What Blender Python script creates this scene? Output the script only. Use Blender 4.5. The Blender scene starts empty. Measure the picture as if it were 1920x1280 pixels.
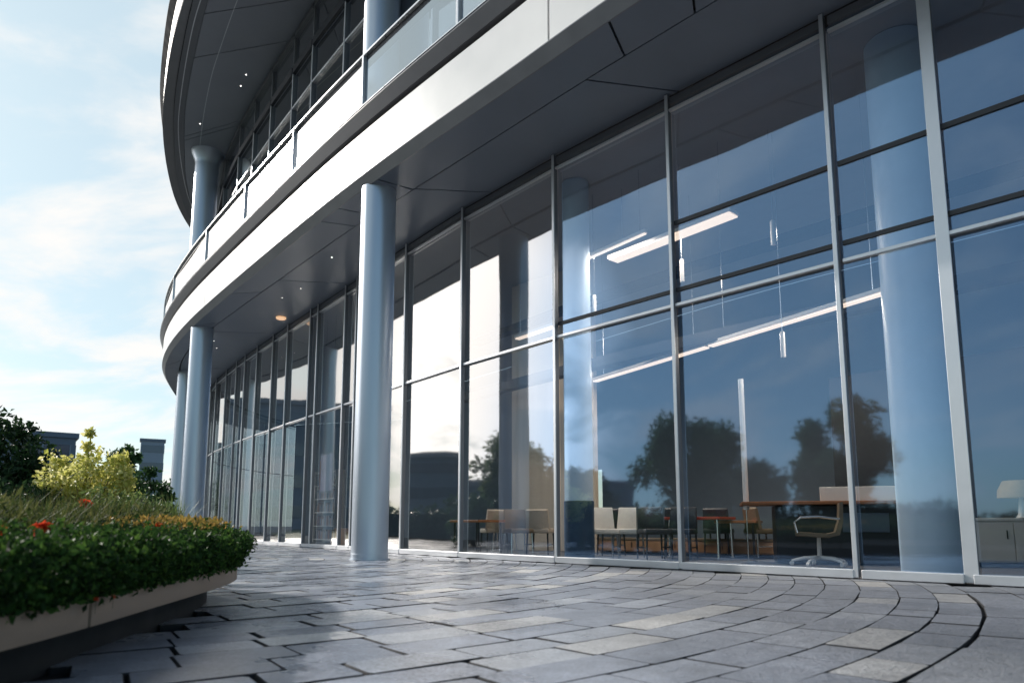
import bpy, bmesh, math, random
from mathutils import Vector, Matrix
R = math.radians
rnd = random.Random(11)
scene = bpy.context.scene
COL = scene.collection

# ------------------------------------------------------------------ helpers
class MB:
    """collects geometry in one mesh"""
    def __init__(s): s.v = []; s.f = []; s.m = []
    def add(s, vs, fs, mi=0):
        o = len(s.v); s.v.extend([tuple(v) for v in vs]); s.f.extend([[i + o for i in f] for f in fs]); s.m.extend([mi] * len(fs))
    def quad(s, a, b, c, d, mi=0): s.add([a, b, c, d], [(0, 1, 2, 3)], mi)
    def box(s, c, size, rz=0.0, bev=0.0, rot=None, mi=0):
        bm = bmesh.new(); bmesh.ops.create_cube(bm, size=1.0)
        bmesh.ops.scale(bm, vec=Vector(size), verts=bm.verts)
        if bev: bmesh.ops.bevel(bm, geom=bm.edges[:], offset=bev, segments=2, profile=.5, affect='EDGES')
        m = Matrix.Translation(Vector(c)) @ (rot.to_4x4() if rot else Matrix.Rotation(rz, 4, 'Z'))
        bmesh.ops.transform(bm, matrix=m, verts=bm.verts)
        bm.verts.index_update()
        s.add([v.co[:] for v in bm.verts], [[v.index for v in f.verts] for f in bm.faces], mi); bm.free()
    def tube(s, pts, rad, n=10, cap=True, mi=0):
        pts = [Vector(p) for p in pts]; rr = rad if isinstance(rad, (list, tuple)) else [rad] * len(pts)
        rings = []
        for i, p in enumerate(pts):
            d = (pts[min(i + 1, len(pts) - 1)] - pts[max(i - 1, 0)]).normalized()
            a = d.orthogonal() if abs(d.z) < .9 else Vector((1, 0, 0)); a = (a - d * a.dot(d)).normalized(); b = d.cross(a)
            rings.append([p + (a * math.cos(2 * math.pi * k / n) + b * math.sin(2 * math.pi * k / n)) * rr[i] for k in range(n)])
        vs = [v for r in rings for v in r]; fs = []
        for i in range(len(pts) - 1):
            for k in range(n):
                fs.append((i * n + k, i * n + (k + 1) % n, (i + 1) * n + (k + 1) % n, (i + 1) * n + k))
        if cap: fs += [tuple(range(n - 1, -1, -1)), tuple((len(pts) - 1) * n + k for k in range(n))]
        s.add(vs, fs, mi)
    def lathe(s, prof, c=(0, 0, 0), n=32, mi=0):
        vs = []; fs = []
        for r, z in prof:
            for k in range(n): vs.append((c[0] + r * math.cos(2 * math.pi * k / n), c[1] + r * math.sin(2 * math.pi * k / n), c[2] + z))
        for i in range(len(prof) - 1):
            for k in range(n): fs.append((i * n + k, i * n + (k + 1) % n, (i + 1) * n + (k + 1) % n, (i + 1) * n + k))
        s.add(vs, fs, mi)
    def sweep(s, curve, prof, closed=True, mi=0):
        nn = normals(curve); m = len(prof); vs = []; fs = []
        for p, n in zip(curve, nn):
            for off, z in prof: vs.append((p[0] + n[0] * off, p[1] + n[1] * off, z))
        for i in range(len(curve) - 1):
            for k in range(m if closed else m - 1):
                fs.append((i * m + k, i * m + (k + 1) % m, (i + 1) * m + (k + 1) % m, (i + 1) * m + k))
        if closed: fs += [tuple(range(m)), tuple((len(curve) - 1) * m + k for k in range(m - 1, -1, -1))]
        s.add(vs, fs, mi)
    def build(s, name, mats, parent=None, smooth=False, loc=None, fix=True):
        me = bpy.data.meshes.new(name); me.from_pydata(s.v, [], s.f)
        mats = mats if isinstance(mats, (list, tuple)) else [mats]
        for m in mats: me.materials.append(m)
        if len(mats) > 1: me.polygons.foreach_set('material_index', s.m)
        if fix:
            bm = bmesh.new(); bm.from_mesh(me); bmesh.ops.recalc_face_normals(bm, faces=bm.faces); bm.to_mesh(me); bm.free()
        if smooth:
            me.polygons.foreach_set('use_smooth', [True] * len(me.polygons))
            try: me.set_sharp_from_angle(angle=R(40))
            except Exception: pass
        me.update()
        o = bpy.data.objects.new(name, me); COL.objects.link(o)
        if loc: o.location = loc
        if parent: o.parent = parent
        return o

def normals(c):
    out = []
    for i in range(len(c)):
        a = c[max(i - 1, 0)]; b = c[min(i + 1, len(c) - 1)]
        d = Vector((b[0] - a[0], b[1] - a[1])); d.normalize(); out.append((-d.y, d.x))
    return out
def offset(c, d): return [(p[0] + n[0] * d, p[1] + n[1] * d) for p, n in zip(c, normals(c))]
def spline(pts, step=.3):
    P = [Vector(p) for p in pts]; P = [P[0] * 2 - P[1]] + P + [P[-1] * 2 - P[-2]]; dense = []
    for i in range(1, len(P) - 2):
        for k in range(24):
            t = k / 24
            dense.append(.5 * ((2 * P[i]) + (P[i + 1] - P[i - 1]) * t + (2 * P[i - 1] - 5 * P[i] + 4 * P[i + 1] - P[i + 2]) * t * t + (3 * P[i] - P[i - 1] - 3 * P[i + 1] + P[i + 2]) * t ** 3))
    dense.append(P[-2])
    for _ in range(60):                                   # ease out small wobbles in the measured curve
        dense = [dense[0]] + [(dense[i - 1] + dense[i] * 2 + dense[i + 1]) / 4 for i in range(1, len(dense) - 1)] + [dense[-1]]
    return resample(dense, step)
def resample(pl, step=None, n=None):
    pl = [Vector(p) for p in pl]; L = [0]
    for a, b in zip(pl, pl[1:]): L.append(L[-1] + (b - a).length)
    n = n or max(2, int(L[-1] / step)); out = []; j = 0
    for k in range(n + 1):
        t = L[-1] * k / n
        while j < len(L) - 2 and L[j + 1] < t: j += 1
        w = (t - L[j]) / max(1e-9, L[j + 1] - L[j]); q = pl[j].lerp(pl[j + 1], min(1, w)); out.append(tuple(q))
    return out
def nearest(curve, p): return min(range(len(curve)), key=lambda i: (curve[i][0] - p[0]) ** 2 + (curve[i][1] - p[1]) ** 2)
def inside(p, poly):
    c = False; n = len(poly); x, y = p[0], p[1]
    for i in range(n):
        x1, y1 = poly[i][:2]; x2, y2 = poly[i - 1][:2]
        if (y1 > y) != (y2 > y) and x < (x2 - x1) * (y - y1) / (y2 - y1) + x1: c = not c
    return c
def thing(name, label, cat, loc=(0, 0, 0), rz=0.0, group=None):
    o = bpy.data.objects.new(name, None); COL.objects.link(o); o.location = loc; o.rotation_euler = (0, 0, rz); o.empty_display_size = .2
    return tag(o, label, cat, group)
def tag(o, label, cat, group=None):
    o['label'] = label; o['category'] = cat
    if group: o['group'] = group
    return o
def kind(o, k): o['kind'] = k; return o
def dup(root, loc, rz, label, group=None):
    r = root.copy(); COL.objects.link(r); r.location = loc; r.rotation_euler = (0, 0, rz); r['label'] = label
    if group: r['group'] = group
    for ch in list(root.children):
        c = ch.copy(); COL.objects.link(c); c.parent = r
        for g in list(ch.children):
            d = g.copy(); COL.objects.link(d); d.parent = c
    return r

# ------------------------------------------------------------------ materials
def newmat(name):
    m = bpy.data.materials.new(name); m.use_nodes = True; nt = m.node_tree
    return m, nt, nt.nodes, nt.links, nt.nodes['Principled BSDF']
def mat(name, col, rough=.5, metal=0.0, var=.12, scale=3.0, bump=0.0, bscale=40.0, coat=0.0, stretch=(1, 1, 1), rvar=.15, spec=.5):
    m, nt, N, L, P = newmat(name)
    tc = N.new('ShaderNodeTexCoord'); mp = N.new('ShaderNodeMapping'); mp.inputs['Scale'].default_value = stretch
    L.new(tc.outputs['Object'], mp.inputs[0])
    no = N.new('ShaderNodeTexNoise'); no.inputs['Scale'].default_value = scale; no.inputs['Detail'].default_value = 7; no.inputs['Roughness'].default_value = .6
    L.new(mp.outputs[0], no.inputs['Vector'])
    rp = N.new('ShaderNodeMapRange'); rp.inputs[1].default_value = .3; rp.inputs[2].default_value = .7; rp.inputs[3].default_value = 1 - var; rp.inputs[4].default_value = 1 + var
    L.new(no.outputs[0], rp.inputs[0])
    mx = N.new('ShaderNodeVectorMath'); mx.operation = 'SCALE'; mx.inputs[0].default_value = col
    L.new(rp.outputs[0], mx.inputs['Scale']); L.new(mx.outputs[0], P.inputs['Base Color'])
    rr = N.new('ShaderNodeMapRange'); rr.inputs[1].default_value = .3; rr.inputs[2].default_value = .7; rr.inputs[3].default_value = max(.02, rough * (1 - rvar)); rr.inputs[4].default_value = min(1, rough * (1 + rvar))
    L.new(no.outputs[0], rr.inputs[0]); L.new(rr.outputs[0], P.inputs['Roughness'])
    P.inputs['Metallic'].default_value = metal; P.inputs['Coat Weight'].default_value = coat; P.inputs['Specular IOR Level'].default_value = spec
    if bump:
        n2 = N.new('ShaderNodeTexNoise'); n2.inputs['Scale'].default_value = bscale; n2.inputs['Detail'].default_value = 5
        L.new(mp.outputs[0], n2.inputs['Vector'])
        b = N.new('ShaderNodeBump'); b.inputs['Strength'].default_value = bump; b.inputs['Distance'].default_value = .02
        L.new(n2.outputs[0], b.inputs['Height']); L.new(b.outputs[0], P.inputs['Normal'])
    return m
def glass(name, tint, refl, base, power=3.0, rough=0.0, body=None, bodyfac=0.0):
    m, nt, N, L, P = newmat(name); N.remove(P); out = N['Material Output']
    lw = N.new('ShaderNodeLayerWeight'); lw.inputs[0].default_value = .5
    pw = N.new('ShaderNodeMath'); pw.operation = 'POWER'; pw.inputs[1].default_value = power; L.new(lw.outputs['Facing'], pw.inputs[0])
    mr = N.new('ShaderNodeMapRange'); mr.inputs[3].default_value = base; mr.inputs[4].default_value = 1.0; L.new(pw.outputs[0], mr.inputs[0])
    tr = N.new('ShaderNodeBsdfTransparent'); tr.inputs[0].default_value = (*tint, 1)
    gl = N.new('ShaderNodeBsdfGlossy'); gl.inputs['Color'].default_value = (*refl, 1); gl.inputs['Roughness'].default_value = rough
    gm = N.new('ShaderNodeMapRange'); gm.interpolation_type = 'SMOOTHSTEP'; gm.inputs[1].default_value = .26; gm.inputs[2].default_value = .42; L.new(lw.outputs['Facing'], gm.inputs[0])
    gc = N.new('ShaderNodeMix'); gc.data_type = 'RGBA'; gc.inputs['A'].default_value = (*refl, 1); gc.inputs['B'].default_value = (1, .98, .96, 1); L.new(gm.outputs[0], gc.inputs['Factor']); L.new(gc.outputs['Result'], gl.inputs['Color'])
    src = tr
    if body:
        df = N.new('ShaderNodeBsdfDiffuse'); df.inputs[0].default_value = (*body, 1)
        tl = N.new('ShaderNodeBsdfTranslucent'); tl.inputs[0].default_value = (*body, 1)
        a = N.new('ShaderNodeMixShader'); a.inputs[0].default_value = .4; L.new(df.outputs[0], a.inputs[1]); L.new(tl.outputs[0], a.inputs[2])
        b = N.new('ShaderNodeMixShader'); b.inputs[0].default_value = bodyfac; L.new(tr.outputs[0], b.inputs[1]); L.new(a.outputs[0], b.inputs[2]); src = b
    ms = N.new('ShaderNodeMixShader'); L.new(mr.outputs[0], ms.inputs[0]); L.new(src.outputs[0], ms.inputs[1]); L.new(gl.outputs[0], ms.inputs[2])
    if name == 'facade_glass':                          # rolled glass is never quite flat
        tcx = N.new('ShaderNodeTexCoord'); nz = N.new('ShaderNodeTexNoise'); nz.inputs['Scale'].default_value = .7; nz.inputs['Detail'].default_value = 1; L.new(tcx.outputs['Object'], nz.inputs['Vector'])
        bp = N.new('ShaderNodeBump'); bp.inputs['Strength'].default_value = .10; bp.inputs['Distance'].default_value = .05; L.new(nz.outputs[0], bp.inputs['Height']); L.new(bp.outputs[0], gl.inputs['Normal'])
    L.new(ms.outputs[0], out.inputs[0]); return m
def emis(name, col, s):
    m, nt, N, L, P = newmat(name); P.inputs['Base Color'].default_value = (.8, .8, .8, 1)
    P.inputs['Emission Color'].default_value = (*col, 1); P.inputs['Emission Strength'].default_value = s; return m
def leafmat(name, cols, trans=.35, rough=.5):
    """cols: colours picked per leaf by a stored random number"""
    m, nt, N, L, P = newmat(name); out = N['Material Output']
    at = N.new('ShaderNodeAttribute'); at.attribute_name = 'leaf_random'
    cr = N.new('ShaderNodeValToRGB'); e = cr.color_ramp.elements
    while len(e) < len(cols): e.new(.5)
    for i, c in enumerate(cols): e[i].position = i / (len(cols) - 1); e[i].color = (*c, 1)
    L.new(at.outputs['Fac'], cr.inputs[0]); L.new(cr.outputs[0], P.inputs['Base Color']); P.inputs['Roughness'].default_value = rough
    P.inputs['Specular IOR Level'].default_value = .15
    tl = N.new('ShaderNodeBsdfTranslucent'); hs = N.new('ShaderNodeHueSaturation'); hs.inputs['Value'].default_value = 1.5; hs.inputs['Hue'].default_value = .485
    L.new(cr.outputs[0], hs.inputs['Color']); L.new(hs.outputs[0], tl.inputs[0])
    ms = N.new('ShaderNodeMixShader'); ms.inputs[0].default_value = trans; L.new(P.outputs[0], ms.inputs[1]); L.new(tl.outputs[0], ms.inputs[2]); L.new(ms.outputs[0], out.inputs[0])
    return m

M = {}
M['white'] = mat('white_panel', (.80, .79, .78), .38, 0, .03, 1.2, coat=.1)
M['trim'] = mat('grey_trim', (.20, .205, .22), .4, .3, .06)
M['soffit'] = mat('soffit_panel', (.165, .19, .228), .42, .15, .07, .7)
M['ledge'] = mat('ledge_grey', (.12, .122, .135), .4, .3, .06)
M['soffit_dark'] = mat('soffit_gap', (.012, .013, .016), .7)
M['column'] = mat('column_steel', (.50, .56, .64), .40, .65, .03, 1.0, stretch=(3, 3, .3))
M['mullion'] = mat('mullion_aluminium', (.62, .64, .67), .34, .55, .05, 2)
M['fin'] = mat('mullion_side', (.16, .17, .19), .45, .4, .08, 2)
M['rail'] = mat('rail_steel', (.74, .74, .75), .28, .7, .04)
M['dark_metal'] = mat('dark_metal', (.045, .05, .06), .4, .5, .1)
M['glass'] = glass('facade_glass', (.86, .91, .94), (.42, .66, 1.0), .26, 2.3, .036)
M['glass_up'] = glass('upper_glass', (.5, .54, .6), (.75, .80, .92), .22, 3.0)
M['glass_clear'] = glass('clear_glass', (.72, .78, .84), (.85, .92, 1.0), .34, 2.5, .05, (.8, .82, .85), .06)
M['glass_bal'] = glass('balustrade_glass', (.72, .77, .82), (.95, .97, 1.0), .30, 2.5, .26, (.86, .86, .85), .27)
M['ifloor'] = mat('carpet', (.15, .155, .165), .8, 0, .15, 8, .3, 120)
M['iceil'] = mat('interior_ceiling', (.36, .38, .42), .7, 0, .05)
M['iwall'] = mat('interior_wall', (.22, .26, .31), .7, 0, .1, .8)
M['ibeige'] = mat('beige_wall', (.62, .52, .42), .6, 0, .08, 1.5, stretch=(4, 4, .4))
M['icol'] = mat('interior_column', (.55, .68, .82), .4, 0, .04)
M['irefl'] = mat('column_reflection', (.03, .065, .12), .4)
M['ibeam'] = mat('dark_beam', (.02, .023, .03), .5)
M['lin'] = emis('linear_lamp', (1.0, .76, .58), .85)
M['down'] = emis('downlight', (1.0, .93, .85), 5.0)
M['downwarm'] = emis('warm_lamp', (1.0, .55, .25), .5)
M['soil'] = mat('soil', (.03, .022, .016), .95, 0, .4, 12, .8, 40)
M['planter'] = mat('planter_band', (.27, .195, .145), .6, 0, .12, 2.5, .15, 60, stretch=(1, 1, 4))
M['plinth'] = mat('planter_plinth', (.02, .021, .024), .8)
M['beige_fab'] = mat('beige_leather', (.50, .42, .34), .5, 0, .06, 4)
M['white_fab'] = mat('white_leather', (.75, .71, .66), .45, 0, .04, 4)
M['dark_fab'] = mat('dark_leather', (.025, .03, .04), .45, 0, .1, 4)
M['brown_fab'] = mat('brown_leather', (.17, .125, .085), .5, 0, .1, 4)
M['wood'] = mat('orange_wood', (.30, .12, .05), .38, 0, .2, 3, stretch=(1, 12, 1))
M['paleWood'] = mat('pale_wood', (.36, .20, .11), .5, 0, .2, 3, stretch=(1, 12, 1))
M['red'] = mat('red_lacquer', (.38, .05, .03), .35, 0, .05)
M['offwhite'] = mat('off_white_laminate', (.72, .68, .64), .45, 0, .04)
M['chrome'] = mat('polished_steel', (.75, .76, .78), .18, .9, .03)
M['shade'] = mat('lampshade', (.34, .25, .13), .8, 0, .12, 6)
M['bark'] = mat('bark', (.07, .05, .035), .9, 0, .3, 10, .6, 30, stretch=(1, 1, .3))
M['far_dark'] = mat('dark_blue_cladding', (.10, .13, .18), .5, .1, .08, .2)
M['far_mid'] = mat('grey_blue_cladding', (.20, .24, .30), .5, .1, .08, .2)
M['far_glass'] = mat('far_window', (.05, .07, .11), .12, .2, .15, .2)
M['asphalt'] = mat('asphalt', (.055, .055, .058), .85, 0, .2, 2, .3, 60)
M['joint'] = mat('joint_dark', (.012, .013, .016), .9, 0, .2, 5)
M['lawn'] = mat('lawn_green', (.035, .06, .02), .9, 0, .35, 6, .6, 50)
M['hedge'] = leafmat('hedge_leaf', [(.008, .023, .007), (.018, .05, .012), (.03, .083, .017), (.065, .135, .026)], .3, .6)
M['grass'] = leafmat('grass_blade', [(.02, .04, .012), (.04, .062, .018), (.065, .08, .025), (.10, .10, .035)], .4, .6)
M['yellow'] = leafmat('yellow_leaf', [(.30, .34, .07), (.45, .47, .12), (.58, .58, .20), (.66, .64, .32)], .45, .45)
M['dark_leaf'] = leafmat('dark_leaf', [(.010, .025, .012), (.018, .045, .018), (.03, .07, .025)], .25, .4)
M['mid_leaf'] = leafmat('mid_leaf', [(.015, .045, .018), (.03, .075, .025), (.05, .105, .04)], .3, .4)
M['tree_leaf'] = leafmat('tree_leaf', [(.02, .05, .02), (.04, .085, .03), (.07, .12, .04)], .45, .5)
M['pale_leaf'] = leafmat('pale_leaf', [(.06, .10, .03), (.10, .16, .05), (.16, .21, .08)], .35, .5)
M['ochre'] = leafmat('ochre_leaf', [(.14, .13, .03), (.26, .20, .05), (.38, .25, .06)], .35, .5)
M['flower'] = leafmat('red_petal', [(.42, .045, .012), (.58, .08, .018), (.68, .15, .035)], .35, .5)

def paver_mat():
    m, nt, N, L, P = newmat('granite_paver')
    at = N.new('ShaderNodeAttribute'); at.attribute_name = 'stone_random'
    tc = N.new('ShaderNodeTexCoord')
    cr = N.new('ShaderNodeValToRGB'); e = cr.color_ramp.elements
    e[0].position = 0; e[0].color = (.22, .245, .30, 1); e[1].position = 1; e[1].color = (.56, .55, .54, 1)
    a = e.new(.55); a.color = (.31, .34, .405, 1); a = e.new(.88); a.color = (.385, .41, .455, 1)
    L.new(at.outputs['Fac'], cr.inputs[0])
    n1 = N.new('ShaderNodeTexNoise'); n1.inputs['Scale'].default_value = 55; n1.inputs['Detail'].default_value = 6; n1.inputs['Roughness'].default_value = .7
    n2 = N.new('ShaderNodeTexNoise'); n2.inputs['Scale'].default_value = 1.1; n2.inputs['Detail'].default_value = 5
    n3 = N.new('ShaderNodeTexNoise'); n3.inputs['Scale'].default_value = 9; n3.inputs['Detail'].default_value = 8; n3.inputs['Roughness'].default_value = .65
    for n in (n1, n2, n3): L.new(tc.outputs['Object'], n.inputs['Vector'])
    r1 = N.new('ShaderNodeMapRange'); r1.inputs[1].default_value = .3; r1.inputs[2].default_value = .7; r1.inputs[3].default_value = .62; r1.inputs[4].default_value = 1.35; L.new(n1.outputs[0], r1.inputs[0])
    r2 = N.new('ShaderNodeMapRange'); r2.inputs[1].default_value = .3; r2.inputs[2].default_value = .7; r2.inputs[3].default_value = .78; r2.inputs[4].default_value = 1.2; L.new(n3.outputs[0], r2.inputs[0])
    r4 = N.new('ShaderNodeMapRange'); r4.inputs[1].default_value = .35; r4.inputs[2].default_value = .65; r4.inputs[3].default_value = .78; r4.inputs[4].default_value = 1.12; L.new(n2.outputs[0], r4.inputs[0])
    m0 = N.new('ShaderNodeMath'); m0.operation = 'MULTIPLY'; L.new(r1.outputs[0], m0.inputs[0]); L.new(r4.outputs[0], m0.inputs[1])
    mu = N.new('ShaderNodeMath'); mu.operation = 'MULTIPLY'; L.new(m0.outputs[0], mu.inputs[0]); L.new(r2.outputs[0], mu.inputs[1])
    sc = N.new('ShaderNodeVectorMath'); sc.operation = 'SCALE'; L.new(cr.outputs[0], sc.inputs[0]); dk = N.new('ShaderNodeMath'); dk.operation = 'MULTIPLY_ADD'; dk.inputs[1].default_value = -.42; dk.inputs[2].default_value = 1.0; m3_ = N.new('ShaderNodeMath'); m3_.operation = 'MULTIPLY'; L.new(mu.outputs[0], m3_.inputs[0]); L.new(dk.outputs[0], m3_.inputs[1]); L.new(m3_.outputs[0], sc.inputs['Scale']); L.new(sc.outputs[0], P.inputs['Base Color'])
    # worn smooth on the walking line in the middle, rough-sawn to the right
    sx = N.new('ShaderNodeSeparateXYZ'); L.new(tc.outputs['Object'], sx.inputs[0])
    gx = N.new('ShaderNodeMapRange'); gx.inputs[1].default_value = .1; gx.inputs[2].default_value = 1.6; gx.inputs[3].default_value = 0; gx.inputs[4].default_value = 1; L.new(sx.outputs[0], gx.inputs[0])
    L.new(gx.outputs[0], dk.inputs[0])  # shade on the right painted in by darkening the stone colour
    ro = N.new('ShaderNodeMapRange'); ro.inputs[1].default_value = .35; ro.inputs[2].default_value = .65; ro.inputs[3].default_value = .18; ro.inputs[4].default_value = .38; L.new(n2.outputs[0], ro.inputs[0])
    ad = N.new('ShaderNodeMath'); ad.operation = 'MULTIPLY_ADD'; ad.inputs[1].default_value = .3; L.new(gx.outputs[0], ad.inputs[0]); L.new(ro.outputs[0], ad.inputs[2]); L.new(ad.outputs[0], P.inputs['Roughness'])
    bs = N.new('ShaderNodeMath'); bs.operation = 'MULTIPLY_ADD'; bs.inputs[1].default_value = .9; bs.inputs[2].default_value = .14; L.new(gx.outputs[0], bs.inputs[0])
    b = N.new('ShaderNodeBump'); b.inputs['Distance'].default_value = .035; L.new(bs.outputs[0], b.inputs['Strength'])
    hm = N.new('ShaderNodeMath'); hm.operation = 'MULTIPLY_ADD'; hm.inputs[1].default_value = .5; L.new(n1.outputs[0], hm.inputs[0]); L.new(n3.outputs[0], hm.inputs[2]); L.new(hm.outputs[0], b.inputs['Height'])
    L.new(b.outputs[0], P.inputs['Normal']); P.inputs['Specular IOR Level'].default_value = .6
    return m
M['paver'] = paver_mat()

# ------------------------------------------------------------------ plan curves (metres, x right, y away, camera at 0,0)
EDGE = spline([(9.5, -2.2), (7.4, .3), (5.3, 2.6), (3.2, 5.0), (1.21, 7.07), (.57, 7.75), (-.23, 8.62), (-1.61, 10.08), (-2.74, 11.33), (-3.88, 12.64), (-5.8, 14.95), (-7.6, 17.15), (-9.55, 19.6), (-11.41, 22.18), (-12.95, 24.70), (-14.2, 27.35), (-15.94, 32.16), (-16.7, 36), (-16.6, 40), (-15.2, 43)])
SEAM = spline([(9.5, -.6), (8, 1.1), (5.6, 3.6), (3.3, 6.0), (1.36, 8.01), (.68, 8.74), (-.55, 10.1), (-3.06, 12.85), (-4.18, 14.15), (-9.0, 19.9), (-10.8, 22.3), (-12.6, 25.3), (-13.9, 28.6), (-14.9, 33), (-15.1, 37), (-14.5, 41)])
MUL = [(10.8, .15), (9.2, 1.75), (7.6, 3.35), (6.0, 4.95), (4.37, 6.58), (3.65, 7.30), (2.19, 8.80), (.72, 10.33), (-.86, 12.15), (-2.16, 13.80), (-3.63, 15.76), (-4.04, 16.31), (-5.12, 17.73), (-5.44, 18.14), (-6.53, 19.57), (-7.34, 20.67), (-8.32, 21.98), (-9.17, 23.14), (-9.86, 24.12), (-10.78, 25.45), (-11.82, 26.99), (-12.7, 28.5), (-13.4, 30.2), (-13.8, 32.2), (-13.9, 34.6), (-13.6, 37.4), (-12.8, 40)]
WALL = spline(MUL)
UEDGE = spline([(3.0, 2.0), (.4, 4.6), (-2.2, 7.6), (-4.6, 10.6), (-6.5, 13.1), (-8.1, 15.29), (-9.26, 17.0), (-10.76, 19.55), (-11.67, 21.35), (-12.6, 23.5), (-13.48, 25.94), (-14.05, 28.43), (-14.4, 31.5), (-14.2, 35), (-13.2, 38)])
UIN = spline([(3.2, 2.0), (.65, 4.7), (-1.95, 7.7), (-4.3, 10.5), (-6.2, 13.0), (-7.8, 15.17), (-9.6, 18.1), (-10.64, 19.98), (-11.6, 22.0), (-12.35, 23.65), (-13.2, 26.0), (-13.8, 28.5), (-14.1, 31.5), (-13.9, 35), (-13.0, 37.8)])
US1 = spline([(-1.7, 7.9), (-4.1, 10.6), (-6.0, 13.05), (-7.62, 15.17), (-8.65, 16.76), (-9.91, 18.93), (-10.95, 20.9), (-12.1, 23.65), (-12.9, 26), (-13.4, 28.5), (-13.7, 31.5)])
US2 = spline([(-1.0, 8.3), (-3.4, 11), (-5.2, 13.1), (-6.71, 15.17), (-8.0, 17.1), (-8.7, 18.2), (-9.77, 20.1), (-10.7, 21.9)])
UMUL = [(7.6, 1.9), (5.2, 4.4), (3.0, 6.75), (.6, 9.15), (-1.4, 11.3), (-2.55, 12.55), (-3.66, 13.86), (-4.79, 15.25), (-5.61, 16.32), (-6.65, 17.66), (-7.62, 18.97), (-8.6, 20.3), (-9.9, 22.3), (-10.9, 24.2), (-11.7, 26.2), (-12.2, 28.4), (-12.3, 31), (-12.0, 34), (-11.2, 37)]
UWALL = spline(UMUL)
SZ = 6.43; UZ = 13.3

# ------------------------------------------------------------------ the office building
BLD = thing('office_building', 'curved two storey office building of glass, white fascia and round grey columns', 'building', (0, 0, 0))

def strip_between(c1, c2, z, n=120, t=.05, cuts=(), gap=.035):
    """flat panels between two curves, left open along the radial cuts"""
    a = resample(c1, n=n); b = resample(c2, n=n); mb = MB(); bad = {}
    cutk = {}
    for p in cuts: cutk[nearest(a, p)] = True
    for i in range(n):
        p0, p1, q0, q1 = a[i], a[i + 1], b[i], b[i + 1]
        if i in cutk:
            w = gap / max(.05, math.dist(p0, p1)); p0 = (p0[0] + (p1[0] - p0[0]) * w, p0[1] + (p1[1] - p0[1]) * w); q0 = (q0[0] + (q1[0] - q0[0]) * w, q0[1] + (q1[1] - q0[1]) * w)
        v = [(*p0, z), (*p1, z), (*q1, z), (*q0, z), (*p0, z + t), (*p1, z + t), (*q1, z + t), (*q0, z + t)]
        mb.add(v, [(0, 1, 2, 3), (0, 1, 5, 4), (2, 3, 7, 6)] + ([(0, 3, 7, 4)] if i in cutk or i == 0 else []) + ([(1, 2, 6, 5)] if (i + 1) in cutk or i == n - 1 else []))
    return mb
EI = offset(EDGE, -.10)
cuts = [(1.75, 6.5), (1.15, 7.15), (-2.3, 10.85), (-3.45, 12.15), (-3.85, 12.6), (-7.2, 16.6), (-9.45, 19.5), (-12.9, 24.7), (3.6, 4.6), (5.6, 2.3)]
strip_between(offset(EDGE, -.11), offset(SEAM, .022), SZ, 150, cuts=cuts).build('soffit', M['soffit'], BLD)
cuts2 = [(-1.75, 11.4), (-5.6, 15.8), (.9, 8.5), (3.9, 5.4), (-9.4, 20.4), (-12.6, 25.3)]
strip_between(offset(SEAM, -.022), offset(WALL, .02), SZ + .025, 150, cuts=cuts2).build('soffit', M['soffit'], BLD)
strip_between(offset(EDGE, -.16), offset(WALL, -.3), SZ + .10, 90, .04).build('soffit_backing', M['soffit_dark'], BLD)
# lower lip, white fascia in panels, ledge
mb = MB(); mb.sweep(EDGE, [(-.125, SZ - .012), (-.105, SZ - .012), (.004, 6.585), (.004, 6.60), (-.125, 6.60)]); mb.build('fascia_trim', M['trim'], BLD)
mb = MB(); seams = [nearest(EDGE, p) for p in ((.48, 7.95), (-8.6, 18.4), (4.6, 3.4), (-13.6, 26.0))]; seams = sorted(seams); k0 = 0
for k in seams + [len(EDGE) - 1]:
    seg = [tuple(p) for p in EDGE[k0:k + 1]]
    if k0: d = Vector(seg[1]) - Vector(seg[0]); d.normalize(); seg[0] = tuple(Vector(seg[0]) + d * .035)
    mb.sweep(seg, [(-.06, 6.604), (0, 6.604), (0, 7.40), (-.06, 7.40)]); k0 = k
mb.build('fascia', M['white'], BLD)
mb = MB(); mb.sweep(EDGE, [(-.14, 6.61), (-.09, 6.61), (-.09, 7.49), (-.14, 7.49)]); mb.build('fascia_backing', M['soffit_dark'], BLD)
mb = MB(); mb.sweep(EDGE, [(-.30, 7.50), (.02, 7.50), (.13, 7.70), (.13, 7.73), (-.30, 7.73)]); mb.build('ledge', M['ledge'], BLD)
mb = MB(); mb.sweep(EDGE, [(.11, 7.734), (.14, 7.734), (.14, 7.75), (.11, 7.75)]); mb.build('ledge_trim', M['rail'], BLD)
strip_between(offset(EDGE, -.31), offset(UWALL, -.4), 7.5, 90, .2).build('balcony_floor', M['trim'], BLD)

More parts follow.
